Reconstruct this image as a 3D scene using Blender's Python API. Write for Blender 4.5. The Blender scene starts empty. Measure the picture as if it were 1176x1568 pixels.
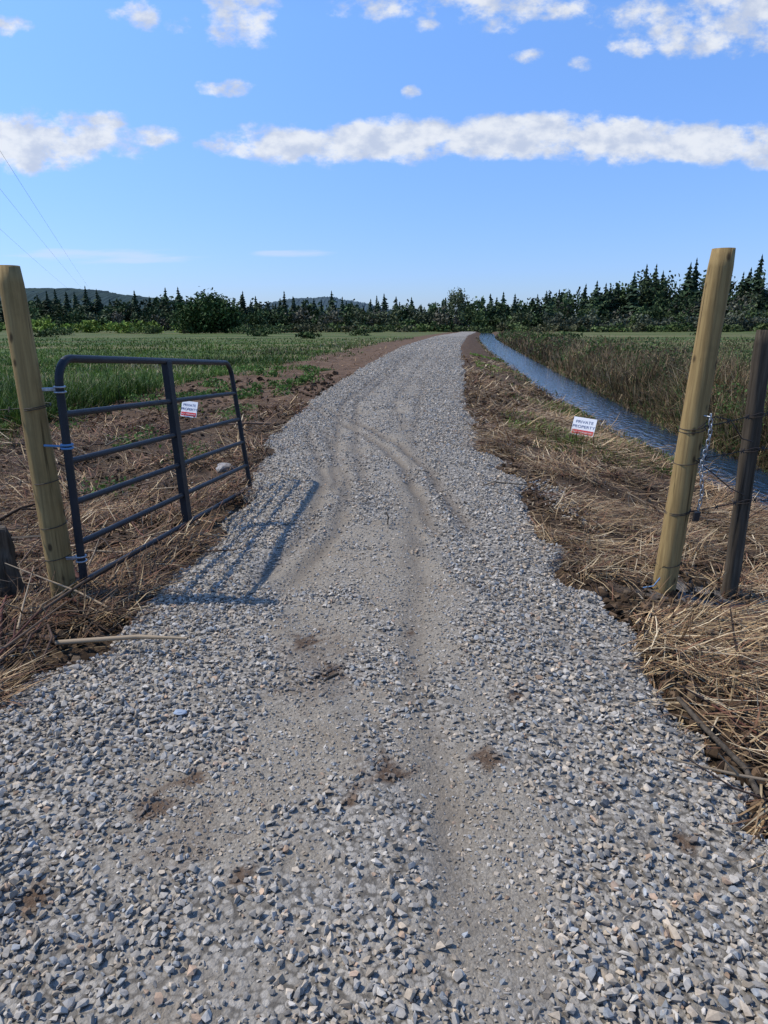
import bpy, bmesh, math, random
import numpy as np
from mathutils import Vector, Matrix
random.seed(3); rng=np.random.default_rng(7)
scene=bpy.context.scene
COL=scene.collection

# ------------------------------------------------------------------ helpers
def vnoise(x,y,seed=0):
    xi=np.floor(x).astype(np.int64); yi=np.floor(y).astype(np.int64)
    fx=x-xi; fy=y-yi; fx=fx*fx*(3-2*fx); fy=fy*fy*(3-2*fy)
    def h(a,b):
        v=(a*374761393+b*668265263+seed*98245165)&0xffffffff
        v=((v^(v>>13))*1274126177)&0xffffffff
        v=v^(v>>16)
        return (v&0xffffff)/float(0xffffff)
    return (h(xi,yi)*(1-fx)+h(xi+1,yi)*fx)*(1-fy)+(h(xi,yi+1)*(1-fx)+h(xi+1,yi+1)*fx)*fy
def fbm(x,y,o=4,seed=0):
    s=0;a=.5;t=0
    for i in range(o):
        s=s+a*vnoise(x*2**i+i*17.3,y*2**i-i*9.1,seed+i); t+=a; a*=.5
    return s/t
def sm(t):
    t=np.clip(t,0,1); return t*t*(3-2*t)

def build_mesh(name,V,Fs,mat,C=None,smooth=False,parent=None):
    V=np.asarray(V,dtype=np.float32)
    me=bpy.data.meshes.new(name)
    me.vertices.add(len(V)); me.vertices.foreach_set('co',V.ravel())
    Fs=[np.asarray(f,dtype=np.int32) for f in Fs if len(f)]
    li=np.concatenate([f.ravel() for f in Fs])
    tot=np.concatenate([np.full(len(f),f.shape[1],dtype=np.int32) for f in Fs])
    st=np.concatenate([[0],np.cumsum(tot)[:-1]]).astype(np.int32)
    me.loops.add(len(li)); me.loops.foreach_set('vertex_index',li)
    me.polygons.add(len(tot)); me.polygons.foreach_set('loop_start',st)
    try: me.polygons.foreach_set('loop_total',tot)
    except Exception: pass
    me.update(calc_edges=True)
    me.polygons.foreach_set('use_smooth',np.full(len(tot),smooth,dtype=bool))
    if C is not None:
        C=np.asarray(C,dtype=np.float32)
        if C.shape[1]==3: C=np.hstack([C,np.ones((len(C),1),np.float32)])
        at=me.color_attributes.new('Col','FLOAT_COLOR','POINT')
        at.data.foreach_set('color',C.ravel())
    me.materials.append(mat)
    ob=bpy.data.objects.new(name,me); COL.objects.link(ob)
    if parent: ob.parent=parent
    return ob

class Acc:
    def __init__(s): s.V=[];s.F3=[];s.F4=[];s.C=[];s.n=0
    def add(s,V,F3=None,F4=None,C=None):
        V=np.asarray(V,float)
        if F3 is not None and len(F3): s.F3.append(np.asarray(F3)+s.n)
        if F4 is not None and len(F4): s.F4.append(np.asarray(F4)+s.n)
        C=np.asarray(C,float)
        if C.ndim==1: C=np.tile(C,(len(V),1))
        s.V.append(V); s.C.append(C); s.n+=len(V)
    def build(s,name,mat,smooth=False,parent=None):
        F=[]
        if s.F3: F.append(np.vstack(s.F3))
        if s.F4: F.append(np.vstack(s.F4))
        return build_mesh(name,np.vstack(s.V),F,mat,np.vstack(s.C),smooth,parent)

def blades(acc,P,h,w,lean,az,bend,col,tip=1.15):
    n=len(P)
    if n==0: return
    h=np.broadcast_to(h,n); w=np.broadcast_to(w,n)
    d=np.stack([np.cos(az),np.sin(az),np.zeros(n)],1); s=np.stack([-np.sin(az),np.cos(az),np.zeros(n)],1)
    Z=np.array([0,0,1.])
    def dr(l): return np.sin(l)[:,None]*d+np.cos(l)[:,None]*Z
    mid=P+(h*.55)[:,None]*dr(lean); tp=mid+(h*.45)[:,None]*dr(lean+bend)
    sw=s*(w*.5)[:,None]
    V=np.stack([P-sw,P+sw,mid-sw*.8,mid+sw*.8,tp],1).reshape(-1,3)
    b=np.arange(n)[:,None]*5
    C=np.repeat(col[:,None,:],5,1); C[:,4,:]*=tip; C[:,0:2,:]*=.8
    acc.add(V,b+np.array([2,3,4]),b+np.array([0,1,3,2]),C.reshape(-1,3))

def rand_rot(n):
    q=rng.normal(size=(n,4)); q/=np.linalg.norm(q,axis=1)[:,None]
    w,x,y,z=q.T
    return np.stack([1-2*(y*y+z*z),2*(x*y-z*w),2*(x*z+y*w),2*(x*y+z*w),1-2*(x*x+z*z),2*(y*z-x*w),2*(x*z-y*w),2*(y*z+x*w),1-2*(x*x+y*y)],1).reshape(n,3,3)

def leaves(acc,P,size,col):
    n=len(P); R=rand_rot(n); q=np.array([[-1,-.6,0],[1,-.45,0],[.8,.6,0],[-.7,.5,0.]])
    V=P[:,None,:]+np.einsum('nij,kj->nki',R,q)*np.broadcast_to(size,n)[:,None,None]
    acc.add(V.reshape(-1,3),None,np.arange(n)[:,None]*4+np.arange(4),np.repeat(col,4,0))

def tube(acc,p0,p1,r0,r1,col,k=6):
    p0=np.array(p0,float);p1=np.array(p1,float);d=p1-p0;d/=np.linalg.norm(d)
    a=np.cross(d,[0,0,1.] if abs(d[2])<.9 else [1.,0,0]);a/=np.linalg.norm(a);b=np.cross(d,a)
    th=np.linspace(0,2*np.pi,k,endpoint=False)
    c=np.cos(th)[:,None]*a+np.sin(th)[:,None]*b
    V=np.vstack([p0+c*r0,p1+c*r1])
    F=[[i,(i+1)%k,k+(i+1)%k,k+i] for i in range(k)]
    acc.add(V,None,F,np.array(col))

# ------------------------------------------------------------------ materials
def new_mat(name):
    m=bpy.data.materials.new(name); m.use_nodes=True
    nt=m.node_tree; nt.nodes.clear()
    out=nt.nodes.new('ShaderNodeOutputMaterial'); b=nt.nodes.new('ShaderNodeBsdfPrincipled')
    nt.links.new(b.outputs[0],out.inputs[0]); b.inputs['Roughness'].default_value=.85
    b.inputs['Specular IOR Level'].default_value=.15
    return m,nt,b,out
def lk(nt,a,b): nt.links.new(a,b)
def setin(nt,sock,v):
    if isinstance(v,bpy.types.NodeSocket): nt.links.new(v,sock)
    else: sock.default_value=v
def math_(nt,op,a,b=0.0,c=None,clamp=False):
    n=nt.nodes.new('ShaderNodeMath'); n.operation=op; n.use_clamp=clamp
    setin(nt,n.inputs[0],a); setin(nt,n.inputs[1],b)
    if c is not None: setin(nt,n.inputs[2],c)
    return n.outputs[0]
def mix(nt,f,a,b,mode='MIX'):
    n=nt.nodes.new('ShaderNodeMix'); n.data_type='RGBA'; n.blend_type=mode
    setin(nt,n.inputs[0],f)
    for s,v in ((n.inputs[6],a),(n.inputs[7],b)):
        if isinstance(v,tuple) and len(v)==3: v=v+(1,)
        setin(nt,s,v)
    return n.outputs[2]
def noise(nt,vec,scale,detail=4,rough=.55):
    n=nt.nodes.new('ShaderNodeTexNoise'); n.inputs['Scale'].default_value=scale
    n.inputs['Detail'].default_value=detail; n.inputs['Roughness'].default_value=rough
    if vec is not None: lk(nt,vec,n.inputs['Vector'])
    return n.outputs['Fac']
def ramp(nt,f,lo,hi):
    n=nt.nodes.new('ShaderNodeMapRange'); n.interpolation_type='SMOOTHSTEP'
    setin(nt,n.inputs[0],f); n.inputs[1].default_value=lo; n.inputs[2].default_value=hi
    return n.outputs[0]
def objco(nt,scale=(1,1,1)):
    t=nt.nodes.new('ShaderNodeTexCoord')
    if scale==(1,1,1): return t.outputs['Object']
    m=nt.nodes.new('ShaderNodeMapping'); m.inputs['Scale'].default_value=scale
    lk(nt,t.outputs['Object'],m.inputs[0]); return m.outputs[0]
def bump(nt,h,strength,dist,bsdf):
    n=nt.nodes.new('ShaderNodeBump'); n.inputs['Strength'].default_value=strength; n.inputs['Distance'].default_value=dist
    lk(nt,h,n.inputs['Height']); lk(nt,n.outputs[0],bsdf.inputs['Normal'])
def attr(nt):
    n=nt.nodes.new('ShaderNodeAttribute'); n.attribute_name='Col'; return n

def col_mat(name,rough=.85,transl=0,nscale=0,namp=.3,spec=.15):
    m,nt,b,out=new_mat(name); a=attr(nt); c=a.outputs['Color']
    b.inputs['Roughness'].default_value=rough; b.inputs['Specular IOR Level'].default_value=spec
    if nscale:
        f=noise(nt,objco(nt),nscale,2)
        c=mix(nt,1.0,c,mix(nt,f,(1-namp*1.6,)*3,(1+namp*1.2,)*3),'MULTIPLY')
    lk(nt,c,b.inputs['Base Color'])
    if transl:
        t=nt.nodes.new('ShaderNodeBsdfTranslucent'); lk(nt,c,t.inputs[0])
        mx=nt.nodes.new('ShaderNodeMixShader'); mx.inputs[0].default_value=transl
        lk(nt,b.outputs[0],mx.inputs[1]); lk(nt,t.outputs[0],mx.inputs[2]); lk(nt,mx.outputs[0],out.inputs[0])
    return m
M_STONE=col_mat('crushed_stone',.9,nscale=110,namp=.25)
M_CLOD=col_mat('soil_clod',.95,nscale=60,namp=.35,spec=.1)
M_STRAW=col_mat('dry_straw',.65)
M_GRASS=col_mat('grass_blades',.6,transl=.25)
M_LEAF=col_mat('foliage',.75)
M_DIST=col_mat('distant_forest',.95,spec=.05)

def plain_mat(name,c,rough=.6,metal=0,spec=.4,nscale=0,namp=.3,c2=None):
    m,nt,b,out=new_mat(name)
    b.inputs['Roughness'].default_value=rough;b.inputs['Metallic'].default_value=metal;b.inputs['Specular IOR Level'].default_value=spec
    if nscale:
        f=ramp(nt,noise(nt,objco(nt),nscale,5),.35,.65)
        lk(nt,mix(nt,f,tuple(c),tuple(c2) if c2 else tuple(x*(1-namp) for x in c)),b.inputs['Base Color'])
    else: b.inputs['Base Color'].default_value=tuple(c)+(1,)
    return m

def wood_mat(name,c1,c2,knots=True):
    m,nt,b,out=new_mat(name)
    v=objco(nt,(38,38,1.6)); f=noise(nt,v,1.0,7,.65)
    c=mix(nt,ramp(nt,f,.32,.66),c1,c2)
    crack=ramp(nt,noise(nt,objco(nt,(60,60,1.1)),1.0,3,.5),.62,.70)
    c=mix(nt,math_(nt,'MULTIPLY',crack,.8),c,tuple(x*.3 for x in c2))
    f2=noise(nt,objco(nt),4.0,5,.65); c=mix(nt,math_(nt,'MULTIPLY',ramp(nt,f2,.45,.75),.6),c,tuple(x*.5 for x in c1))
    if knots:
        vo=nt.nodes.new('ShaderNodeTexVoronoi'); vo.inputs['Scale'].default_value=1.0
        lk(nt,objco(nt,(11,11,5.5)),vo.inputs['Vector'])
        k=ramp(nt,vo.outputs['Distance'],.2,.08); c=mix(nt,math_(nt,'MULTIPLY',k,.85),c,(.04,.026,.014))
    lk(nt,c,b.inputs['Base Color']); bump(nt,math_(nt,'SUBTRACT',f,crack),.6,.004,b); b.inputs['Roughness'].default_value=.85
    return m
M_POST=wood_mat('treated_pine',(.36,.25,.105),(.215,.145,.06))
M_OLD=wood_mat('weathered_wood',(.115,.092,.066),(.045,.035,.024),False)
M_GATE=plain_mat('gate_paint',(.010,.012,.016),.5,0,.3,nscale=6,c2=(.017,.020,.025))
M_GALV=plain_mat('galvanised_steel',(.42,.45,.48),.4,.8,nscale=40,c2=(.25,.27,.29))
M_BLUE=plain_mat('blue_strap',(.10,.22,.38),.5)
M_WIRE=plain_mat('rusty_wire',(.045,.035,.028),.6,.3)
M_CABLE=plain_mat('power_cable',(.15,.16,.18),.6)
M_WHITE=plain_mat('sign_white',(.85,.85,.83),.45,nscale=8,c2=(.80,.80,.79))
M_TXT=plain_mat('sign_ink',(.02,.05,.18),.5)
M_RED=plain_mat('sign_red',(.62,.03,.03),.5)

# ------------------------------------------------------------------ layout tables (metres)
T=lambda pts:(np.array([p[0] for p in pts],float),np.array([p[1] for p in pts],float))
XL=T([(-6,-4.5),(0,-3.6),(1.5,-2.9),(2.1,-2.25),(2.58,-1.74),(3.07,-1.5),(3.87,-1.46),(4.95,-1.5),(6.46,-1.42),(10.35,-1.75),(15.2,-1.68),(26,-1.0),(57,1.5),(114,8.4),(131,11),(260,31)])
XR=T([(-6,3.5),(0,2.4),(1.2,1.6),(1.85,1.32),(2.5,1.33),(3.3,1.4),(4.1,1.3),(4.8,1.32),(6.75,1.45),(9.1,1.38),(13.9,1.75),(24,2.9),(57,6.4),(114,14),(131,16.3),(260,36)])
XD=T([(-6,4.6),(0,4.7),(8,4.85),(12,5.0),(16,5.2),(21,5.5),(33,6.75),(60,9.7),(117,16.6),(260,37.5)])
XD2=T([(-6,5.8),(0,5.8),(8,5.85),(13.8,6.2),(18.4,6.8),(33,8.6),(60,12.0),(117,19.6),(260,41)])
XB=T([(-6,-9),(8,-7.4),(12,-7.2),(17,-8.0),(24,-7.0),(34,-5.4),(63,-2.8),(114,4.4),(260,25.5)])
WZ=-.56
def at(tab,Y): return np.interp(Y,tab[0],tab[1])
RUT=T([(4.6,.72),(5.6,.65),(7.4,.54),(9.1,.2),(11.5,-.55),(14.4,-1.5)])
RUT2=T([(3.4,-.95),(5,-.62),(6.7,-.62),(8.5,-.9),(11,-1.3)])
RUT3=T([(1.0,.22),(3,.18),(6,.30),(10,.45),(20,1.2),(40,3.4)])
RUT4=T([(6,-.45),(10,-.75),(14,-.9),(20,-.35),(40,1.5)])
def rutmask(X,Y):
    m=np.zeros_like(X)
    for tab,off,k in ((RUT,0,1),(RUT,-.28,.9),(RUT2,0,.7),(RUT2,.25,.7),(RUT3,0,.5),(RUT4,0,.8),(RUT4,.3,.7),(RUT4,1.1,.5)):
        d=X-at(tab,Y)-off+(fbm(X*2,Y*2,2,77)-.5)*.1; on=sm((Y-tab[0][0])/.8)*sm((tab[0][-1]-Y)/1.)
        m=np.maximum(m,np.exp(-(d/.08)**2)*on*k)
    return m
def base_z(X,Y):
    X,Y=np.broadcast_arrays(np.asarray(X,float),np.asarray(Y,float))
    xl=at(XL,Y);xr=at(XR,Y);xd=at(XD,Y);xd2=at(XD2,Y)
    xc=(xl+xr)/2;hw=(xr-xl)/2
    q=np.clip(np.abs(X-xc)/hw,0,1); z=-.05*q*q
    t=(X-xr)/(xd-xr); z=np.where(t>0,-.05-(-WZ-.03)*sm(t)**1.0,z)
    t2=(X-xd)/(xd2-xd); z=np.where(t2>0,WZ-.3*np.sin(np.pi*np.clip(t2,0,1))+.02,z)
    s2=(X-xd2)/1.1; z=np.where(s2>0,WZ+.02+.52*sm(s2),z)
    s3=(X-xd2-2.2)/1.5; z=z-np.where(s3>0,.12*sm(s3),0)
    s=(xl-X); z=np.where(s>0,-.05-.2*sm(s/2.5),z)
    z=z-.11*np.exp(-((Y-6.3)/1.9)**2)*sm((-X-.9)/.6)*sm((X+5)/2)
    bank=np.maximum(sm((X-xr)/.6)*sm((xd-.3-X)/.5+.2)+sm((X-xd2-.5)),sm((xl-X)/.6))
    near=np.exp(-np.maximum(Y,0)/80.)
    z=z+bank*near*(fbm(X*1.3,Y*1.3,4,5)-.5)*.18
    z=z+(fbm(X*.03+5,Y*.03,3,11)-.5)*.5*sm((np.hypot(X,Y)-60)/150)
    return z
def edge(X,Y):
    n=(fbm(X*1.7,Y*1.7,4,21)-.5)*.5+(fbm(X*7,Y*7,2,22)-.5)*.12
    return np.minimum(X-at(XL,Y),at(XR,Y)-X)+n
def compact(X,Y):
    c0=-.12+np.interp(Y,[0,3,6,9,14,24,57,114,260],[0,0,-.05,-.05,.1,1.2,4.4,12.0,34.1])
    w=np.interp(Y,[0,2,5,8,20],[.36,.32,.22,.22,.28])
    c=np.exp(-((X-c0+.42)/w)**2)+.95*np.exp(-((X-c0-.42)/(w*.85))**2)+.6*np.exp(-((X-c0)/.3)**2)
    f=sm((fbm(X*3.2,Y*2.2,5,31)-.30)/.38)
    return np.clip(c*(.18+.82*f)-.03,0,1)*np.interp(Y,[0,7,16,40],[1,.85,.5,.35])
def road_z(X,Y):
    i=sm(edge(X,Y)/.16+.3)
    z=base_z(X,Y)+.02*i-.05*(1-i)
    c=compact(X,Y)
    z=z+i*(.018*(1-c)*fbm(X*3,Y*3,3,41)+ (fbm(X*9,Y*9,2,42)-.5)*.012)
    z=z-rutmask(X,Y)*.04*i
    return z
def inside(X,Y): return sm(edge(X,Y)/.16+.3)

# ------------------------------------------------------------------ ground sheet
def lines(breaks):
    out=[breaks[0][0]]
    for (a,b,s0,s1) in breaks:
        x=a
        while x<b-1e-6:
            f=(x-a)/(b-a); x+=s0*(s1/s0)**f; out.append(min(x,b))
    return np.unique(np.array(out))
pos=lines([(0,8,.11,.16),(8,45,.16,1.6),(45,400,1.6,40),(400,6000,40,900)])
gx=np.concatenate([-pos[::-1][:-1],pos])
gy=np.concatenate([-lines([(0,6,.3,.8),(6,3000,.8,600)])[::-1][:-1],lines([(0,12,.1,.16),(12,60,.16,1.2),(60,400,1.2,14),(400,7000,14,900)])])
def grid(xs,ys):
    X,Y=np.meshgrid(xs,ys); nx=len(xs);ny=len(ys)
    i=np.arange((ny-1)*(nx-1)); r=i//(nx-1);c=i%(nx-1);b=r*nx+c
    return X.ravel(),Y.ravel(),np.stack([b,b+1,b+nx+1,b+nx],1)
X,Y,F=grid(gx,gy)
Z=base_z(X,Y)-.06*inside(X,Y)*(Y<262)
nb=(fbm(X*.5,Y*.5,4,51)-.5)
soil=np.where(X<at(XL,Y)+.5,sm((X-at(XB,Y)+nb*4)/1.2+.5),1.0)
right=X>at(XR,Y)-.3
soil=np.where(right,1-sm((X-at(XD2,Y)-1.3+nb*2)/1.5),soil)
soil=soil*(1-sm((Y-200)/60))
dirt=np.where(~right,sm((Y-10)/8),sm((Y-22)/15)*.5)
sand=np.exp(-(((X-2.05)/.34)**2+((Y-4.1)/.2)**2))*1.3
C=np.stack([soil,dirt,np.clip(sand,0,1)],1)
m,nt,b,out=new_mat('ground_soil_and_field'); a=attr(nt); sp=nt.nodes.new('ShaderNodeSeparateColor'); lk(nt,a.outputs['Color'],sp.inputs[0])
oc=objco(nt)
n1=noise(nt,oc,2.2,8,.65); n2=noise(nt,oc,28,5,.7); n3=noise(nt,oc,.12,6,.65); n4=noise(nt,objco(nt,(.012,.11,.1)),1.0,6,.65)
s1=mix(nt,ramp(nt,n1,.35,.68),(.052,.034,.019),(.130,.086,.048)); s1=mix(nt,ramp(nt,n2,.42,.62),s1,(.028,.018,.011))
s2=mix(nt,ramp(nt,n1,.35,.68),(.090,.055,.031),(.175,.11,.065)); s2=mix(nt,math_(nt,'MULTIPLY',ramp(nt,n2,.45,.7),.6),s2,(.042,.027,.016))
so=mix(nt,sp.outputs[1],s1,s2); so=mix(nt,sp.outputs[2],so,mix(nt,n2,(.12,.112,.10),(.28,.26,.235)))
g1=mix(nt,ramp(nt,n3,.38,.62),(.038,.070,.014),(.085,.118,.026)); g1=mix(nt,math_(nt,'MULTIPLY',ramp(nt,n4,.47,.58),.8),g1,(.18,.15,.07))
g1=mix(nt,math_(nt,'MULTIPLY',ramp(nt,n2,.4,.7),.4),g1,(.025,.04,.01))
lk(nt,mix(nt,ramp(nt,sp.outputs[0],.3,.7),g1,so),b.inputs['Base Color']); b.inputs['Roughness'].default_value=.95
bump(nt,math_(nt,'ADD',n1,n2),.9,.03,b)
build_mesh('ground',np.stack([X,Y,Z],1),[F],m,C,True)

# ------------------------------------------------------------------ road sheet
ry=lines([(-5,.6,.3,.1),(.6,6,.022,.03),(6,20,.03,.14),(20,260,.14,3)])
ss=np.linspace(0,1,190)
S,Yr=np.meshgrid(ss,ry); xl=at(XL,Yr)-.4;xr=at(XR,Yr)+.4
Xr=xl+(xr-xl)*S
i=np.arange((len(ry)-1)*189); r=i//189;c=i%189;bb=r*190+c
Fr=np.stack([bb,bb+1,bb+191,bb+190],1)
X=Xr.ravel();Y=Yr.ravel();Z=road_z(X,Y)
MUD=[(-.40,3.10,.08),(-.25,2.78,.06),(-.36,2.95,.2),(.38,2.14,.055),(-.09,1.97,.04),(-.79,1.85,.07),(-.12,1.89,.03),(-.43,1.58,.035),(-.7,2.0,.05),(.58,2.57,.03),(.13,3.2,.04),(-.3,2.7,.18),(.95,1.75,.05),(.0,2.05,.1),(-1.0,1.5,.05),(-.62,1.7,.12)]
def mudmask(X,Y):
    mud=np.zeros_like(X)
    for (mx,my,mr) in MUD:
        d=np.hypot((X-mx),(Y-my)*.8)/mr+(fbm(X*26,Y*26,3,61)-.5)*2.4
        mud=np.maximum(mud,sm((1.05-d)/.6)*(.9 if mr<.12 else .35))
    return mud
C=np.stack([mudmask(X,Y),compact(X,Y),rutmask(X,Y)],1)
m,nt,b,out=new_mat('crushed_gravel_surface'); a=attr(nt); sp=nt.nodes.new('ShaderNodeSeparateColor'); lk(nt,a.outputs['Color'],sp.inputs[0])
oc=objco(nt)
nd=nt.nodes.new('ShaderNodeTexNoise'); nd.inputs['Scale'].default_value=60; lk(nt,oc,nd.inputs['Vector'])
va=nt.nodes.new('ShaderNodeVectorMath'); va.operation='MULTIPLY_ADD'; lk(nt,nd.outputs['Color'],va.inputs[0]); va.inputs[1].default_value=(.012,.012,.012); lk(nt,oc,va.inputs[2])
def voro(sc):
    v=nt.nodes.new('ShaderNodeTexVoronoi'); v.inputs['Scale'].default_value=sc; lk(nt,va.outputs[0],v.inputs['Vector']); return v
v1=voro(50); v2=voro(130); n1=noise(nt,oc,3,6,.6); n2=noise(nt,oc,180,4,.7)
cs=nt.nodes.new('ShaderNodeSeparateColor'); lk(nt,v1.outputs['Color'],cs.inputs[0])
cs2=nt.nodes.new('ShaderNodeSeparateColor'); lk(nt,v2.outputs['Color'],cs2.inputs[0])
stone=mix(nt,cs.outputs[0],(.19,.172,.142),(.41,.375,.315)); stone=mix(nt,ramp(nt,v1.outputs['Distance'],.42,.8),stone,(.11,.098,.08))  # cell gaps darkened: crevice shade between stones painted into the colour
dust=mix(nt,cs2.outputs[0],(.215,.186,.142),(.325,.287,.226)); dust=mix(nt,math_(nt,'MULTIPLY',ramp(nt,v2.outputs['Distance'],.5,.85),.45),dust,(.13,.11,.082))  # same painted crevice shade in the finer cell gaps, weaker
dust=mix(nt,math_(nt,'MULTIPLY',ramp(nt,n1,.45,.7),.45),dust,(.195,.155,.108))
f=ramp(nt,math_(nt,'ADD',sp.outputs[1],math_(nt,'MULTIPLY',math_(nt,'SUBTRACT',n1,.5),.8)),.1,.6)
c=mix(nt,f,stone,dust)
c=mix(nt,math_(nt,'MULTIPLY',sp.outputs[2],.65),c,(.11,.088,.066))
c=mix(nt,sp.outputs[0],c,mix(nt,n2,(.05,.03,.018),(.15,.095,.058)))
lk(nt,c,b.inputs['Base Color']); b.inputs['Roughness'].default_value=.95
hgt=math_(nt,'ADD',math_(nt,'MULTIPLY',v1.outputs['Distance'],-.5),math_(nt,'MULTIPLY',v2.outputs['Distance'],-.3))
bump(nt,math_(nt,'ADD',hgt,math_(nt,'MULTIPLY',n2,.3)),.8,.010,b)
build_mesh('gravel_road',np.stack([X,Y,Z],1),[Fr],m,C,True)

# ------------------------------------------------------------------ gravel stones (one mesh)
protos=[]
for k in range(26):
    bm=bmesh.new()
    for j in range(11):
        v=Vector((random.gauss(0,1),random.gauss(0,1),random.gauss(0,1))).normalized()*random.uniform(.8,1.1)
        bm.verts.new((v.x*random.uniform(.9,1.3),v.y*.85,v.z*.6))
    bmesh.ops.convex_hull(bm,input=bm.verts)
    for v in [v for v in bm.verts if not v.link_faces]: bm.verts.remove(v)
    bmesh.ops.triangulate(bm,faces=bm.faces); bm.verts.index_update()
    protos.append((np.array([v.co[:] for v in bm.verts]),np.array([[v.index for v in f.verts] for f in bm.faces]))); bm.free()
acc=Acc()
def stones(X,Y,rad,lift,bright=1.0,zf=road_z,acc=acc,tone=None):
    n=len(X)
    if not n: return
    Z=zf(X,Y)+rad*lift
    R=rand_rot(n); pid=rng.integers(0,len(protos),n)
    if tone is None:
        v=np.clip(rng.normal(1,.25,n),.5,1.7)*bright*(1-.25*rutmask(X,Y))
        col=np.stack([.375*v,.340*v,.285*v],1)
        k=rng.random(n)
        col[k<.09]*=np.array([.74,.84,.98]); col[(k>.1)&(k<.34)]*=np.array([1.08,.98,.86]); col[(k>.975)]*=np.array([1.1,.85,.68])
        mm=mudmask(X,Y)[:,None]*.8; col=col*(1-mm)+np.array([.12,.08,.05])*mm
    else: col=tone
    for p,(PV,PF) in enumerate(protos):
        s=pid==p; ns=s.sum()
        if not ns: continue
        V=np.einsum('nij,kj->nki',R[s],PV)*rad[s][:,None,None]
        V[:,:,2]*=.8
        V+=np.stack([X[s],Y[s],Z[s]],1)[:,None,:]
        F=(np.arange(ns)[:,None,None]*len(PV)+PF[None]).reshape(-1,3)
        acc.add(V.reshape(-1,3),F,None,np.repeat(col[s],len(PV),0))
def scatter(y0,y1,dens,r0,r1,mode):
    xa=min(at(XL,y0),at(XL,y1),at(XL,(y0+y1)/2))-.5; xb=max(at(XR,y0),at(XR,y1))+.5
    xa=max(xa,-.62*y1-.5); xb=min(xb,.62*y1+.5)
    n=int((xb-xa)*(y1-y0)*dens)
    X=rng.uniform(xa,xb,n);Y=rng.uniform(y0,y1,n)
    e=edge(X,Y); c=compact(X,Y)
    if mode=='loose': pr=np.clip(1.1-1.1*c,.2,1)*(.45+.55*sm((fbm(X*2.5,Y*2.5,3,71)-.25)/.3))
    elif mode=='small': pr=np.clip(.25+.8*c,0,1)
    pr=pr*np.where(e>0,1,np.exp(e/.05))
    pr=pr*(1-.8*rutmask(X,Y))
    k=rng.random(n)<pr; X=X[k];Y=Y[k];n=len(X);c=c[k]
    rad=r0+(r1-r0)*rng.random(n)**2.0
    return X,Y,rad*(1-.3*np.clip(c*1.5,0,1) if mode=='loose' else 1),c
for (a_,b_,d1,d2) in [(.75,2.2,2800,3800),(2.2,4,2500,2800),(4,7,1800,1300),(7,12,1000,450),(12,22,440,100),(22,45,110,0),(45,110,26,0)]:
    s=1.0 if a_<7 else (1.15 if a_<12 else 1.5 if a_<22 else 2.2 if a_<45 else 4)
    X,Y,rad,c=scatter(a_,b_,d1,.0075*s,.0205*s,'loose'); stones(X,Y,rad,(.5+rng.random(len(X))*.45)*(1-.7*np.clip(c*1.6,0,1))*(1 if a_<45 else .4))
    if d2:
        X,Y,rad,c=scatter(a_,b_,d2,.0038*s,.0110*s,'small'); stones(X,Y,rad,.25,.93)
n=500;X=rng.normal(1.78,.10,n);Y=rng.normal(6.3,.45,n); stones(X,Y,rng.uniform(.008,.022,n),.5,1.0,base_z)
n=260;X=rng.normal(1.72,.14,n);Y=rng.normal(10.5,.9,n); stones(X,Y,rng.uniform(.01,.024,n),.5,1.0,base_z)
n=700;X=rng.uniform(-2.6,2.6,n);Y=rng.uniform(2,12,n);k=edge(X,Y)<0; stones(X[k],Y[k],rng.uniform(.008,.02,k.sum()),.4,.9,base_z)
acc.build('gravel',M_STONE)

acc2=Acc()
n=34000; Y=1/rng.uniform(1/24,1/1.8,n); sd=rng.random(n)<.34
X=np.where(sd,at(XR,Y)-.02+rng.random(n)**1.3*2.6,at(XL,Y)+.02-rng.random(n)*5.2)
k=(edge(X,Y)<0.03)&(rng.random(n)<np.clip((fbm(X*1.3,Y*1.3,3,133)-.28)*5,.2,1)); X=X[k];Y=Y[k];n=len(X)
cl=np.array([[.080,.052,.030],[.125,.083,.05],[.036,.024,.015],[.19,.14,.09]])[rng.choice(4,n,p=[.4,.25,.28,.07])]*rng.uniform(.7,1.3,n)[:,None]
stones(X,Y,(.006+.045*rng.random(n)**3.2)*np.maximum(1,Y/8),.3,1,base_z,acc2,cl)
acc2.build('soil_clods',M_CLOD)

# ------------------------------------------------------------------ water
wy=lines([(-5,260,.5,4)]); 
V=[];Fw=[]
for j,y in enumerate(wy):
    V+= [(at(XD,y)-.25,y,WZ),(at(XD2,y)+.35,y,WZ)]
    if j: Fw.append([2*j-2,2*j-1,2*j+1,2*j])
m,nt,b,out=new_mat('ditch_water_surface'); b.inputs['Base Color'].default_value=(.012,.032,.06,1);b.inputs['Roughness'].default_value=.02;b.inputs['Specular IOR Level'].default_value=.9
b.inputs['IOR'].default_value=1.6
n_=noise(nt,objco(nt,(1.6,.7,1)),5,3,.5); bump(nt,n_,.7,.07,b)
build_mesh('ditch_water',V,[Fw],m,None,True)

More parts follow.
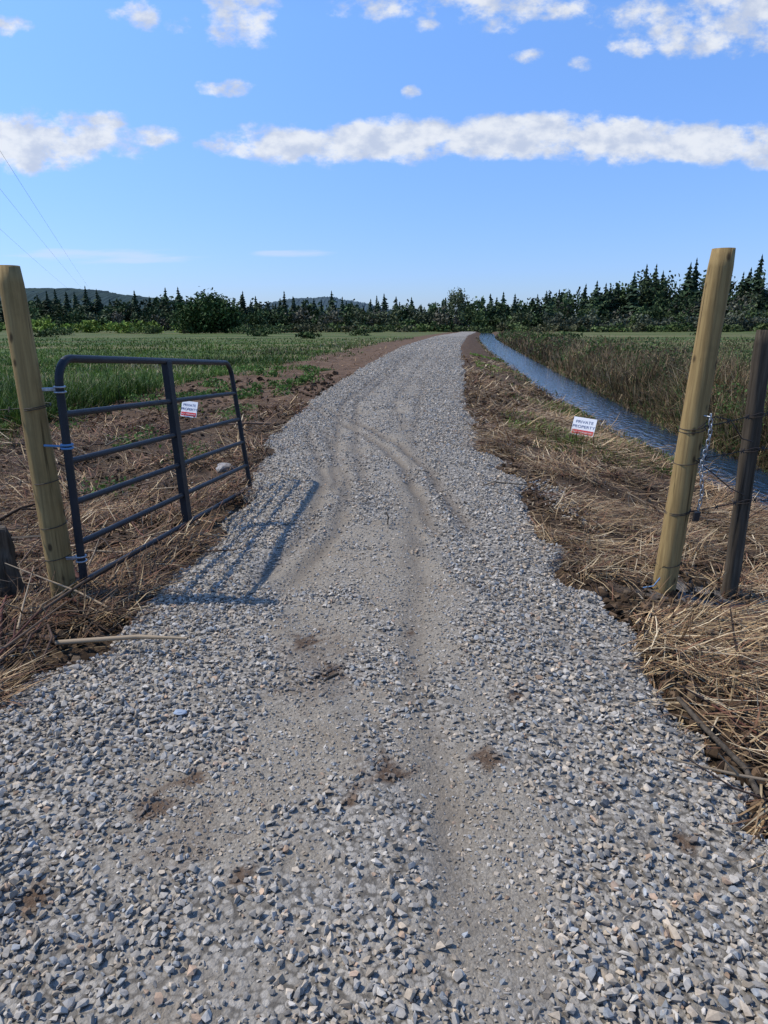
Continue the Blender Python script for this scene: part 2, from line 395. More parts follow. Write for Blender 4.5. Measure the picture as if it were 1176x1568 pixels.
# ------------------------------------------------------------------ straw / dead reeds litter
def pal(n,cols,wts,var=.22):
    cols=np.array(cols); k=rng.choice(len(cols),n,p=np.array(wts)/sum(wts))
    return cols[k]*np.clip(rng.normal(1,var,n),.4,1.7)[:,None]
STRAW=[(.42,.30,.155),(.28,.18,.09),(.165,.095,.05),(.54,.43,.265),(.075,.047,.028),(.19,.095,.052)]
acc=Acc()
def litter(y0,y1,n,w,wts,L=(.1,.42),side='r',maxlift=.07,patch=.35,bright=1.0,floor=.04,lv=.16,gain=6):
    X=rng.uniform(0,1,n)
    Y=1/rng.uniform(1/y1,1/y0,n)
    if side=='r': a=at(XR,Y)-.05; bq=at(XD,Y)-.15; X=a+(bq-a)*X**1.2
    else: bq=at(XL,Y)+.05; a=np.maximum(at(XB,Y)-.5,-.64*Y-1.0); X=bq+(a-bq)*X**1.1
    f=fbm(X*1.3,Y*1.3,4,81)
    k=(edge(X,Y)<.0)&(rng.random(n)<np.clip((f-patch)*gain,floor,1))&(np.hypot((X-2.05)/.4,(Y-4.05)/.22)>1); X=X[k];Y=Y[k];n=len(X)
    P=np.stack([X,Y,base_z(X,Y)+rng.random(n)**2*maxlift],1)
    sc=np.maximum(1,Y/7)
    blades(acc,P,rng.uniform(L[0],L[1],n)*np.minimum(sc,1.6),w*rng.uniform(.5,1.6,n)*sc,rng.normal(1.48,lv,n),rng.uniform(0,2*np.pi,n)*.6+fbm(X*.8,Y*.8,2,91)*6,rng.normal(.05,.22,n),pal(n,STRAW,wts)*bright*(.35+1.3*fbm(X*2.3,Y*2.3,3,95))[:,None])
W1=[3.4,4,3.6,2.0,2.6,1.8]; W2=[1.5,2.6,3.6,.8,4.6,2.8]
litter(1.5,6,42000,.0055,W1,side='r',patch=.36,bright=1.08)
litter(5,40,42000,.007,W1,side='r',patch=.42)
litter(2.3,6,20000,.0060,W2,side='l',patch=.44,bright=.85,lv=.24)
litter(5,15,30000,.0075,W2,side='l',patch=.42,bright=1.1,lv=.26,maxlift=.12)
litter(11,60,7000,.007,[1,2,3,.3,3,2],side='l',patch=.50,floor=.02,bright=.9)
n=4200; Y=1/rng.uniform(1/30,1/2.,n); sd=rng.random(n)<.5
X=np.where(sd,at(XR,Y)+.15+rng.random(n)*(at(XD,Y)-at(XR,Y)-.6),at(XL,Y)-.2-rng.random(n)*4.5)
k=(edge(X,Y)<-.05)&((Y<13)|sd); X=X[k];Y=Y[k];n=len(X)
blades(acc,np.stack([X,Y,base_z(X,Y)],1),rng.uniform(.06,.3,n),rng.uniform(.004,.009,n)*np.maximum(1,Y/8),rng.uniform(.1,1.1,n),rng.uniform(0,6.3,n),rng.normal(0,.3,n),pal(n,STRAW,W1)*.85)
acc.build('dry_straw',M_STRAW)
acc=Acc()
def sticks(n,side,y0,y1,r0,r1,L0,L1,cols):
    Y=1/rng.uniform(1/y1,1/y0,n)
    X=(at(XR,Y)+.1+rng.random(n)*2.6) if side=='r' else (at(XL,Y)-.12-rng.random(n)*4.2)
    k=(edge(X,Y)<-.1)&(fbm(X*.9,Y*.9,3,171)>.40); X=X[k];Y=Y[k]; Z=base_z(X,Y)
    for x,y,z in zip(X,Y,Z):
        L=random.uniform(L0,L1);a=random.uniform(0,6.3);el=random.gauss(.08,.16);r=random.uniform(r0,r1);c=np.array(random.choice(cols))*random.uniform(.6,1.4)
        p=np.array([x,y,z+.015+random.random()*.05]); d=np.array([math.cos(a)*math.cos(el),math.sin(a)*math.cos(el),math.sin(el)])
        m1=p+d*L*.5+np.array([random.gauss(0,.04),random.gauss(0,.04),random.gauss(0,.02)])*L; e=m1+(d+rng.normal(0,.22,3))*L*.5
        tube(acc,p,m1,r,r*.8,c,5); tube(acc,m1,e,r*.8,r*.35,c,5)
        if random.random()<.3: tube(acc,m1,m1+(d+rng.normal(0,.5,3))*L*.3,r*.6,r*.25,c,4)
BR=[(.045,.030,.02),(.085,.052,.034),(.15,.10,.065),(.26,.20,.13),(.11,.045,.03)]
sticks(1300,'l',2.2,14,.004,.012,.15,.7,BR)
sticks(450,'r',1.8,12,.003,.009,.15,.6,BR)
sticks(50,'l',3,12,.012,.03,.25,.9,BR)
acc.build('cut_brush',M_STRAW,True)

# ------------------------------------------------------------------ grass and reeds
acc=Acc()
GR=[(.070,.128,.022),(.045,.09,.015),(.105,.15,.035),(.19,.18,.075)]
def grass(n,y0,y1,xf,hr,wd,wts,cols=GR,lean=.35,patch=None,gain=6):
    Y=1/rng.uniform(1/y1,1/y0,n); X=xf(Y,rng.random(n))
    if patch is not None:
        k=rng.random(n)<np.clip((fbm(X*patch[0],Y*patch[0],4,patch[1])-patch[2])*gain,0,1); X=X[k];Y=Y[k];n=len(X)
    P=np.stack([X,Y,base_z(X,Y)-.01],1)
    hh=rng.uniform(hr[0],hr[1],n)*(.4+1.2*fbm(X*.7,Y*.7,3,101))
    tone=(.1+1.75*fbm(X*.22,Y*.22,5,103))[:,None]
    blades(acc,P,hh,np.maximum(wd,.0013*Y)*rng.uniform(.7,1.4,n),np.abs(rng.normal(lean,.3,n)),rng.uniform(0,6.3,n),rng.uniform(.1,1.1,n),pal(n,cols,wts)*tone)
lf=lambda Y,r: at(XB,Y)+.5-r*np.maximum(.62*Y+at(XB,Y)+3,2.0)
grass(85000,10.5,110,lf,(.08,.30),.012,[4,3,2.0,.6],patch=(.5,199,.28),lean=.5)
grass(15000,12,21,lambda Y,r:-6.6-r*6.5,(.35,.8),.014,[2,5,.6,.1],patch=(.35,201,.43))
grass(11000,18,80,lf,(.25,.55),.014,[1,3,1,.4],patch=(.22,231,.53))
grass(13000,15,110,lambda Y,r:at(XB,Y)+1.2-r*7,(.15,.45),.012,[1.5,.5,1.5,2.4],cols=[(.11,.14,.04),(.28,.23,.12),(.34,.28,.16),(.16,.17,.06)],patch=(.35,207,.47))
grass(8000,9,50,lambda Y,r:at(XB,Y)+2.6-r*3.2,(.06,.2),.012,[4,3,2,.5],patch=(.6,213,.49))
rf=lambda Y,r: at(XD2,Y)+1.0+r*np.maximum(.68*Y-at(XD2,Y)+2,2.0)
grass(56000,9,110,rf,(.07,.26),.012,[2.5,3.4,2.0,2.4],cols=[(.068,.105,.026),(.044,.075,.018),(.13,.13,.05),(.22,.18,.095)],lean=.5)
grass(18000,12,100,rf,(.2,.6),.013,[2.5,1.8,2,1.6],cols=[(.045,.075,.022),(.16,.115,.062),(.09,.10,.035),(.25,.20,.11)],patch=(.16,241,.46))
RD=[(.20,.14,.075),(.12,.085,.045),(.30,.23,.13),(.065,.10,.03),(.055,.04,.025)]
grass(56000,6,140,lambda Y,r:at(XD2,Y)+.12+r*2.6,(.4,1.15),.011,[3,3,1.5,2.6,2],cols=RD,lean=.4)
grass(9000,6,140,lambda Y,r:at(XD2,Y)-.15+r*.45,(.12,.4),.011,[2,3,1,3,2],cols=RD,lean=.7)
grass(7000,10,140,lambda Y,r:at(XD,Y)-.75+r*.7,(.05,.16),.011,[3,2,2,3,1],cols=RD,lean=.8)
grass(1200,7,60,lambda Y,r:at(XD,Y)+.05+r*.4,(.15,.5),.008,[3,2,2,1,1],cols=RD,lean=1.25,patch=(.7,261,.5))
grass(15000,9.5,45,lambda Y,r:at(XR,Y)+.6+r*(at(XD,Y)-at(XR,Y)-.7),(.05,.17),.012,[5,2,4,.3],cols=[(.12,.21,.03),(.07,.13,.02),(.16,.24,.05),(.2,.2,.08)],patch=(.6,222,.46))
for _ in range(46):
    y=random.uniform(6.5,15); x=float(at(XD2,y))+random.uniform(.3,2.8); n=240; h=random.uniform(.4,1.1)
    P=np.stack([rng.normal(x,.16,n),rng.normal(y,.16,n),float(base_z(x,y))+rng.random(n)*h],1)
    leaves(acc,P,rng.uniform(.015,.035,n),pal(n,[(.07,.13,.03),(.11,.18,.05),(.05,.09,.02)],[2,2,1]))
for _ in range(90):   # brushy clumps along the far bank
    y=1/random.uniform(1/110,1/14); x=float(at(XD2,y))+random.uniform(.6,3.2); n=170; h=random.uniform(.5,1.15); sz=max(1,y/18)
    P=np.stack([rng.normal(x,.25*sz**.6,n),rng.normal(y,.35*sz**.6,n),float(base_z(x,y))+rng.random(n)**.8*h],1)
    cc=random.choice([[(.05,.085,.022),(.08,.12,.03)],[(.12,.085,.05),(.09,.065,.035)],[(.06,.09,.03),(.11,.10,.045)]])
    leaves(acc,P,rng.uniform(.02,.04,n)*sz,pal(n,cc,[1,1]))
for _ in range(70):
    y=random.uniform(7,30); x=float(at(XL,y))-random.uniform(1.0,7); n=110; h=random.uniform(.08,.3)
    P=np.stack([rng.normal(x,.14,n),rng.normal(y,.14,n),float(base_z(x,y))+rng.random(n)*h],1)
    leaves(acc,P,rng.uniform(.012,.03,n)*max(1,y/12),pal(n,[(.08,.15,.03),(.12,.19,.05),(.05,.09,.02)],[2,2,1]))
acc.build('grass',M_GRASS)

# ------------------------------------------------------------------ trees
def conifer(acc,x,y,z,H,R,col):
    tube(acc,(x,y,z-1),(x,y,z+H*.96),H*.014,.04,(.05,.04,.03),5)
    L=int(13+H*.3); Vs=[];Cs=[]
    lop=random.uniform(0,6.3)
    for i in range(L):
        t=i/(L-1); zz=z+H*(.06+.94*t); rr=R*(1-t)**.75*(.65+.6*random.random())+.35
        k=8 if t<.8 else 5; a0=random.random()*6.3
        for j in range(k):
            a=a0+j*2*math.pi/k+random.uniform(-.3,.3); r=rr*random.uniform(.55,1.2)*(1+.25*math.cos(a-lop)); w=r*.45+.2; th=H/L*1.2
            ca,sa=math.cos(a),math.sin(a)
            p0=(x,y,zz+th*.5); tip=(x+ca*r,y+sa*r,zz-r*.22)
            m1=(x+ca*r*.55-sa*w,y+sa*r*.55+ca*w,zz-r*.2-th*.5); m2=(x+ca*r*.55+sa*w,y+sa*r*.55-ca*w,zz-r*.2-th*.5)
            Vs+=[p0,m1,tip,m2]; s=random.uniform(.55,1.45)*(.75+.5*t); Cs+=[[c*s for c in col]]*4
    n=len(Vs)//4
    acc.add(np.array(Vs),None,np.arange(n)[:,None]*4+np.arange(4),np.array(Cs))
def crown(acc,x,y,z,H,R,nl,ls,col,trunk=True,low=.25):
    nc=max(8,int(nl/28)); u=rng.normal(size=(nc,3)); u/=np.linalg.norm(u,axis=1)[:,None]; u*=(rng.random(nc)**.4)[:,None]
    cz=z+H*(low+(1-low)*.5); hz=H*(1-low)*.5
    lob=1+.35*np.sin(np.arctan2(u[:,1],u[:,0])*3+random.random()*6)
    cc=np.stack([x+u[:,0]*R*.82*lob,y+u[:,1]*R*.82,cz+u[:,2]*hz*.85],1)
    cb=rng.uniform(.55,1.4,nc)*(.8+.35*(u[:,2]+1)/2)  # leaf colour darkened low in the crown to stand in for inner shade
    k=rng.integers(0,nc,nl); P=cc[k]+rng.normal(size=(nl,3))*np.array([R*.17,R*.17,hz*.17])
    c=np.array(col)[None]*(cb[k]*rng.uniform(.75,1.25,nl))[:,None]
    leaves(acc,P,ls*rng.uniform(.6,1.3,nl),c)
    if trunk:
        tube(acc,(x,y,z-.5),(x,y,z+H*.5),H*.025,H*.014,(.06,.05,.035))
        for j in range(6):
            a=j*1.05+random.random(); tube(acc,(x,y,z+H*(.2+.05*j)),(x+math.cos(a)*R*.6,y+math.sin(a)*R*.6,z+H*(.5+.06*j)),H*.01,H*.003,(.06,.05,.035),5)

acc=Acc()
SKx=[-1.2,-.60,-.50,-.40,-.30,-.20,-.10,0,.06,.10,.13,.165,.2,.25,.29,.34,.38,.43,.5,.56,.62,1.2]
SKh=[52,54,54,51,50,48,50,48,49,58,62,70,58,70,76,84,92,96,92,84,78,66]
Yt=300.
for x in np.arange(-300,360,3.2):
    q=x/Yt; v_=(.62+.66*float(fbm(np.array(x/13.),np.array(.5),2,9))) if q>.05 else (.80+.34*float(fbm(np.array(x/13.),np.array(.5),2,9)))
    h=np.interp(q,SKx,SKh)*v_
    for row in range(2):
        yy=Yt+row*12+random.uniform(-6,6)+(40 if q<.05 else 0); xx=x*yy/Yt+random.uniform(-3.5,3.5)
        H=1.6+(h*random.choice([.68,.76,.84,.9,.96,1.02,1.1]) )/1081*yy
        if random.random()<.5:
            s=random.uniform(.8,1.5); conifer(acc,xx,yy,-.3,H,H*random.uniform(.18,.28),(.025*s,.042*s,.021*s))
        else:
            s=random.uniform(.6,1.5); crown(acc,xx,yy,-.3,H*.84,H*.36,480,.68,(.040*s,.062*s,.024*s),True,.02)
for x in np.arange(-300,340,4.4):
    yy=275+random.uniform(-12,12); q=x/yy
    H=np.interp(q,[-.6,-.3,0,.1,.2,.35,.6],[9,8.5,8.5,8,9.5,12,13])*random.uniform(.6,1.35)
    s=random.uniform(.7,1.4); col=random.choice([(.045,.072,.024),(.06,.088,.03),(.035,.055,.02),(.08,.095,.048),(.09,.085,.058)])
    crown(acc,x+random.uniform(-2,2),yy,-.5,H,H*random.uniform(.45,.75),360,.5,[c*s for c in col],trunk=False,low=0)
acc.build('treeline',M_LEAF)

acc=Acc()
for x in np.arange(-170,240,2.8):
    yy=205+random.uniform(-10,14)+(25 if x>0 else 0); q=x/yy
    bright=q<-.28
    H=random.uniform(3.2,4.8) if bright else random.uniform(2.2,3.8)
    col=(.17,.235,.04) if bright else random.choice([(.06,.09,.025),(.09,.12,.04),(.095,.095,.045)])
    s=random.uniform(.75,1.2)
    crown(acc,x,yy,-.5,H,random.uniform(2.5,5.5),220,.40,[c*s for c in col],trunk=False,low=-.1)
for x in np.arange(60,220,3):
    yy=245+random.uniform(-6,6); s=random.uniform(.8,1.2)
    crown(acc,x,yy,-.5,random.uniform(4,8.5),random.uniform(3,5),220,.45,[c*s for c in (.085,.095,.06)],trunk=False,low=-.1)
acc.build('bramble_hedge',M_LEAF)
acc=Acc()
for (x,y,R,H) in [(-12,108,1.8,1.3),(-24,130,3,1.8),(-60,120,3,1.8),(30,110,2.5,1.2),(62,130,3.5,1.6),(-5,140,2.6,1.7),(-72,150,4,2.3),(-34,165,5,2.6),(-28,172,5,2.8),(-60,172,4,2.6)]:
    s=random.uniform(.8,1.2); crown(acc,x,y,-.45,H,R,420,.2,[c*s for c in (.06,.09,.028)],trunk=False,low=-.1)
acc.build('field_shrubs',M_LEAF)

acc=Acc(); crown(acc,-45.5,178,-.4,11.0,7.6,5000,.36,(.045,.080,.022),True,.0)
crown(acc,-49,179,-.4,8,6.5,1800,.36,(.042,.073,.02),False,-.05); crown(acc,-41.5,178,-.4,7.5,5.5,1600,.36,(.045,.078,.022),False,-.05)
acc.build('field_maple_tree',M_LEAF)
acc=Acc(); crown(acc,26.5,250,-.4,15.5,3.9,1300,.3,(.11,.13,.065),True,.25)
acc.build('birch_tree',M_LEAF)

# ------------------------------------------------------------------ distant hills
def hill(name,x0,x1,y,depth,prof,col,amp):
    nx=420;ny=12; acc=Acc(); xs=np.linspace(x0,x1,nx); ys=np.linspace(0,1,ny)
    Xh,Yh=np.meshgrid(xs,ys); H=np.interp(Xh,prof[0],prof[1])
    H=H*(.93+.14*fbm(Xh/60,Yh*3,4,7))
    Zh=H*np.sin(np.pi*.5*np.clip(Yh*1.25,0,1))
    Zh=Zh+(rng.random(Zh.shape)-.3)*amp*(Yh>.1)-3*(Yh==0)
    i=np.arange((ny-1)*(nx-1)); r=i//(nx-1);c=i%(nx-1);b_=r*nx+c
    cc=np.array(col)[None]*(.8+.4*fbm(Xh/25,Yh*12,3,17).ravel())[:,None]
    acc.add(np.stack([Xh.ravel(),(y+Yh*depth).ravel(),Zh.ravel()],1),None,np.stack([b_,b_+1,b_+nx+1,b_+nx],1),cc)
    acc.build(name,M_DIST,True)
hill('hill',-1100,-300,1250,350,([-1100,-800,-720,-640,-560,-430,-300],[76,82,82,78,66,50,20]),(.040,.066,.068),5)  # blue-green base colour carries painted distance haze
hill('hill',-560,200,1900,500,([-560,-420,-330,-200,-110,0,200],[36,64,84,96,84,58,26]),(.065,.10,.12),6)  # farther ridge: bluer base colour, haze painted in

# ------------------------------------------------------------------ objects
def empty(name):
    e=bpy.data.objects.new(name,None); COL.objects.link(e); return e
def curve(name,paths,r,mat,parent=None,res=4):
    cu=bpy.data.curves.new(name,'CURVE'); cu.dimensions='3D'; cu.bevel_depth=r; cu.bevel_resolution=res; cu.use_fill_caps=True
    for p in paths:
        s=cu.splines.new('POLY'); s.points.add(len(p)-1)
        for k,q in enumerate(p): s.points[k].co=(q[0],q[1],q[2],1)
        s.use_smooth=True
    cu.materials.append(mat); o=bpy.data.objects.new(name,cu); COL.objects.link(o)
    if parent: o.parent=parent
    return o
def post(name,base,top,r0,r1,mat,parent=None,nz=26,k=28,wob=.004):
    base=Vector(base);top=Vector(top); V=[];F=[]
    ts=list(np.linspace(0,1,nz)); 
    for i,t in enumerate(ts):
        c=base.lerp(top,t); r=r0+(r1-r0)*t
        if i==nz-1: r-=.006
        for j in range(k):
            a=2*math.pi*j/k
            rr=r+wob*(vnoise(np.array(t*9.),np.array(j*.5+3),3)-.5)+wob*.8*math.sin(a*2+t*2)
            V.append((c.x+rr*math.cos(a),c.y+rr*math.sin(a),c.z-(.006 if i==nz-2 else 0)))
    for i in range(nz-1):
        for j in range(k): F.append((i*k+j,i*k+(j+1)%k,(i+1)*k+(j+1)%k,(i+1)*k+j))
    me=bpy.data.meshes.new(name); me.from_pydata(V,[],F+[tuple(range((nz-1)*k,nz*k))]); me.update()
    for p in me.polygons[:-1]: p.use_smooth=True
    me.materials.append(mat); o=bpy.data.objects.new(name,me); COL.objects.link(o)
    if parent: o.parent=parent
    return o
def ring(c,r,n=22,tilt=.0):
    return [(c[0]+r*math.cos(a),c[1]+r*math.sin(a),c[2]+tilt*math.sin(a+1)) for a in np.linspace(0,2*math.pi,n)]

g=empty('wooden_gate_post'); post('trunk',(-2.03,3.87,-.35),(-2.09,3.87,1.925),.077,.063,M_POST,g)
curve('wire_wraps',[ring((-2.045,3.87,z),.076,tilt=.012) for z in (.42,.70,1.14,1.15,.215)],.0026,M_WIRE,g)
g=empty('wooden_gate_post'); post('trunk',(1.86,4.07,-.4),(1.975,4.07,2.035),.077,.066,M_POST,g)
curve('wire_wraps',[ring((1.88+.047*z,4.07,z),.0765,tilt=.015) for z in (.45,.46,.78,.98,1.0,.1)],.0026,M_WIRE,g)
g=empty('old_fence_post'); post('trunk',(2.37,4.15,-.35),(2.335,4.15,1.58),.052,.042,M_OLD,g,wob=.014)
curve('wire_wraps',[ring((2.35,4.15,z),.054,tilt=.01) for z in (.5,.84,1.06)],.0026,M_WIRE,g)
g=empty('broken_fence_post'); post('stump',(-2.46,4.0,-.3),(-2.50,4.02,.36),.07,.055,M_OLD,g,wob=.03)
post('rail',(-2.62,4.12,.24),(-2.17,4.02,.30),.035,.03,M_OLD,g,wob=.02)
def strand(pts):
    out=[];bb=[]
    for (a,b2) in zip(pts[:-1],pts[1:]):
        a=Vector(a);b2=Vector(b2);n=14
        out+=[a.lerp(b2,i/n)+Vector((0,0,-.03*math.sin(math.pi*i/n)*(a-b2).length*.5)) for i in range(n+1)]
        L=(a-b2).length
        for k in range(int(L/.13)):
            p=a.lerp(b2,(k+.5)/(L/.13)); p.z-=.03*math.sin(math.pi*(k+.5)/(L/.13))*L*.5
            bb+= [[p+Vector((.009,0,.016)),p-Vector((.009,0,.016))],[p+Vector((-.005,.012,.014)),p-Vector((-.005,.012,.014))]]
    return [out]+bb
P=[]
for z,z2 in ((.46,.52),(.80,.86),(1.0,1.08)): P+=strand([(1.95,4.02,z),(2.35,4.09,z2),(5.2,4.9,z2-.15),(9,5.6,z2)])
P+=[[ (1.93,4.0,1.0),(2.02,3.99,1.07),(2.12,4.0,1.05),(2.22,4.02,.93),(2.33,4.09,.9)],[(1.94,4.0,.8),(2.05,3.98,.72),(2.18,4.0,.62),(2.33,4.09,.55)]]
curve('barbed_wire_fence',P,.0034,M_WIRE,None,2)
P=[]
for z in (.42,.70,1.14): P+=strand([(-2.12,3.83,z),(-3.6,3.7,z-.04),(-6,3.5,z)])
P+=[[(-2.1,3.82,.2),(-2.2,3.8,.12),(-2.35,3.82,.06),(-2.6,3.85,.1)]]
curve('barbed_wire_fence',P,.0024,M_WIRE,None,2)
for (x,y) in ((5.2,4.9),(9,5.6)): post('fence_stake',(x,y,-1.0),(x,y,1.35),.045,.04,M_OLD)
for (x,y) in ((-3.6,3.7),(-6,3.5)): post('fence_stake',(x,y,-.5),(x,y,1.35),.045,.04,M_OLD)

g=empty('metal_farm_gate')
A0=Vector((-1.885,3.83,.06));A1=Vector((-1.875,3.83,1.425));B0=Vector((-1.47,6.98,-.10));B1=Vector((-1.61,6.98,1.235))
def gp(s,t): return A0.lerp(B0,s).lerp(A1.lerp(B1,s),t)
L=3.18;Hh=1.36;rc=.15
fr=[(0,0)]+[(0+(1-math.cos(k/8*math.pi/2))*rc/L,1-(1-math.sin(k/8*math.pi/2))*rc/Hh) for k in range(9)]
fr+=[(1-(1-math.sin(k/8*math.pi/2))*rc/L,1-(1-math.cos(k/8*math.pi/2))*rc/Hh) for k in range(9)]+[(1,0)]
fr=[gp(*p) for p in fr]
curve('outer_frame',[fr],.024,M_GATE,g,6)
curve('rails',[[gp(.004,t),gp(.996,t)] for t in (.0,.185,.375,.56,.765)],.0195,M_GATE,g,6)
def boxbeam(name,p0,p1,wx,wy,mat,parent,side):
    d=(p1-p0).normalized(); s=side.normalized(); n=d.cross(s).normalized(); V=[]
    for p in (p0,p1):
        for a,b2 in ((-1,-1),(1,-1),(1,1),(-1,1)): V.append(p+s*a*wx/2+n*b2*wy/2)
    me=bpy.data.meshes.new(name); me.from_pydata(V,[],[(0,1,2,3),(7,6,5,4),(0,4,5,1),(1,5,6,2),(2,6,7,3),(3,7,4,0)]); me.materials.append(mat)
    o=bpy.data.objects.new(name,me);COL.objects.link(o);o.parent=parent
    bv=o.modifiers.new('b','BEVEL');bv.width=.004;bv.segments=2
gd=(B0-A0)
boxbeam('centre_brace',gp(.487,-.012),gp(.487,1.0),.085,.055,M_GATE,g,gd)
for t in (.86,.10):
    p=gp(0,t)
    q=Vector((-2.04,3.87,p.z))
    curve('hinge_collar',[ring(tuple(p),.03,14),ring((p.x,p.y,p.z+.03),.03,14)],.006,M_GALV,g,3)
    boxbeam('hinge_strap',p+Vector((-.02,.01,.015)),q+Vector((.06,-.04,.015)),.022,.010,M_GALV,g,Vector((0,0,1)))
p=gp(0,.62); curve('blue_tie',[ring((p.x,p.y,p.z+dz),.031,14) for dz in (0,.02)]+[[p+Vector((-.03,0,.01)),Vector((-2.0,3.80,p.z+.02))]],.007,M_BLUE,g,3)
curve('latch_chain',[[gp(1,.5),gp(1,.5)+Vector((.06,.02,-.05)),gp(1,.47)+Vector((.12,.03,.02))]],.006,M_WIRE,g,3)

g=empty('hanging_chain'); paths=[]
p0=Vector((1.985,3.98,1.07));p1=Vector((1.985,3.98,.50)); N=19
for k in range(N):
    c=p0.lerp(p1,k/(N-1))+Vector((.012*math.sin(k*.5),0,0)); h=.021;w=.010
    l=[]
    for a in np.linspace(0,2*math.pi,17):
        xx=w*math.cos(a); zz=(h-w)*(1 if math.sin(a)>0 else -1)*(abs(math.sin(a))>.01)+w*math.sin(a)
        l.append(c+(Vector((xx,.0,zz)) if k%2 else Vector((0,xx,zz))))
    paths.append(l)
curve('links',paths,.0034,M_GALV,g,3)
curve('chain_anchor',[[Vector((1.93,4.05,1.08)),p0]],.005,M_GALV,g,3)
boxbeam('padlock',p1+Vector((0,0,-.03)),p1+Vector((-.005,0,-.09)),.04,.02,plain_mat('padlock_black',(.02,.02,.022),.4),g,Vector((1,0,0)))
curve('twine',[[Vector((1.80,3.99,.0)),Vector((1.79,3.96,.03)),Vector((1.76,3.97,-.03)),Vector((1.70,3.99,-.05))]],.004,M_BLUE,None,2)

def sign(loc,rz,rx,ry,w,h):
    g=empty('private_property_sign')
    def bx(name,cx,cz,sx,sz,dy,th,mat,bev=0):
        V=[(cx+a*sx/2,dy+b2*th/2,cz+c*sz/2) for a in (-1,1) for b2 in (-1,1) for c in (-1,1)]
        me=bpy.data.meshes.new(name); me.from_pydata(V,[],[(0,1,3,2),(4,6,7,5),(0,4,5,1),(2,3,7,6),(0,2,6,4),(1,5,7,3)]); me.materials.append(mat)
        o=bpy.data.objects.new(name,me);COL.objects.link(o);o.parent=g
        if bev: m_=o.modifiers.new('b','BEVEL');m_.width=bev;m_.segments=2
    bx('board',0,h/2,w,h,0,.006,M_WHITE,.002)
    bx('red_strip',0,h*.19,w*.93,h*.23,-.0045,.002,M_RED)
    for i,(txt,zz,s,mt,dy) in enumerate([('PRIVATE',.68,.17,M_TXT,-.005),('PROPERTY',.42,.17,M_TXT,-.005),('NO TRESPASSING',.145,.085,M_WHITE,-.008)]):
        cu=bpy.data.curves.new('lettering','FONT'); cu.body=txt; cu.size=h*s*1.3; cu.align_x='CENTER'; cu.extrude=.0006; cu.offset=0
        cu.materials.append(mt); o=bpy.data.objects.new('lettering_%d'%i,cu); COL.objects.link(o); o.parent=g
        o.rotation_euler=(math.pi/2,0,0); o.location=(0,dy,h*zz); o.scale=(1.22,1,1)
    for sx in (-.07,.07):
        curve('wire_leg',[[(sx,.006,-.28),(sx,.006,h*.9)]],.003,M_GALV,g,2)
    g.location=loc; g.rotation_euler=(rx,ry,rz)
sign((3.53,11.6,float(base_z(3.53,11.6))+.06),math.radians(-36),math.radians(-16),math.radians(4),.42,.32)
sign((-3.98,13.3,float(base_z(-3.98,13.3))+.10),math.radians(-24),math.radians(-14),math.radians(3),.40,.32)

def lump(name,loc,r,sc,mat,seed):
    bm=bmesh.new(); bmesh.ops.create_icosphere(bm,subdivisions=3,radius=r)
    for v in bm.verts:
        n=vnoise(np.array(v.co.x/r*1.6+seed),np.array(v.co.y/r*1.6+v.co.z/r*2),seed); v.co*=.75+.5*float(n); v.co.x*=sc[0];v.co.y*=sc[1];v.co.z*=sc[2]
    me=bpy.data.meshes.new(name);bm.to_mesh(me);bm.free();me.materials.append(mat);o=bpy.data.objects.new(name,me);COL.objects.link(o);o.location=loc
M_PALE=plain_mat('pale_rock',(.36,.34,.31),.8,nscale=9,c2=(.18,.16,.14))
lump('rock',(-2.0,8.0,float(base_z(-2.0,8.0))+.02),.10,(1.1,1,.7),M_PALE,4)
lump('slate_chip',(-.86,2.42,float(road_z(-.86,2.42))+.015),.03,(1,.7,.25),plain_mat('blue_slate',(.26,.31,.37),.6),5)
curve('twig',[[Vector((.03,5.15,.03)),Vector((.035,5.16,.09)),Vector((.02,5.2,.12))],[Vector((-.29,2.66,.02)),Vector((-.26,2.7,.035)),Vector((-.2,2.76,.03))],[Vector((1.0,6.6,.0)),Vector((1.15,6.65,.04)),Vector((1.3,6.7,.01)),Vector((1.5,6.6,.02))]],.006,M_OLD,None,2)
curve('stick',[[Vector((1.30,2.55,.02)),Vector((1.31,2.35,.02)),Vector((1.36,2.1,.0)),Vector((1.33,1.95,.0))]],.011,M_OLD,None,2)

dirv=Vector((-27.8,70.3,0)).normalized()
paths=[];bases=[Vector((-16.8,31.7,9)),Vector((-21.5,40,9.0)),Vector((-30.5,57,8.6))]
for bs in bases:
    p=[]
    for k in range(61):
        s=-60+k*5; sag=((s-90)/150)**2*2.0-.6
        q=bs+dirv*s; q.z+=sag*.6; p.append(q)
    paths.append(p)
curve('power_lines',paths,.007,M_CABLE,None,1)

# ------------------------------------------------------------------ sky world
w=bpy.data.worlds.new('World'); scene.world=w; w.use_nodes=True; nt=w.node_tree; nt.nodes.clear()
out=nt.nodes.new('ShaderNodeOutputWorld'); bg=nt.nodes.new('ShaderNodeBackground'); bg.inputs[1].default_value=.1; lk(nt,bg.outputs[0],out.inputs[0])
EL=53; AZ=-79
sky=nt.nodes.new('ShaderNodeTexSky'); sky.sky_type='NISHITA'; sky.sun_disc=False; sky.sun_elevation=math.radians(EL); sky.sun_rotation=math.radians(AZ%360)
sky.air_density=1.0; sky.dust_density=.4; sky.ozone_density=2.0
tc=nt.nodes.new('ShaderNodeTexCoord'); sx=nt.nodes.new('ShaderNodeSeparateXYZ'); lk(nt,tc.outputs['Generated'],sx.inputs[0])
ay=math_(nt,'MAXIMUM',math_(nt,'ABSOLUTE',sx.outputs[1]),.15)
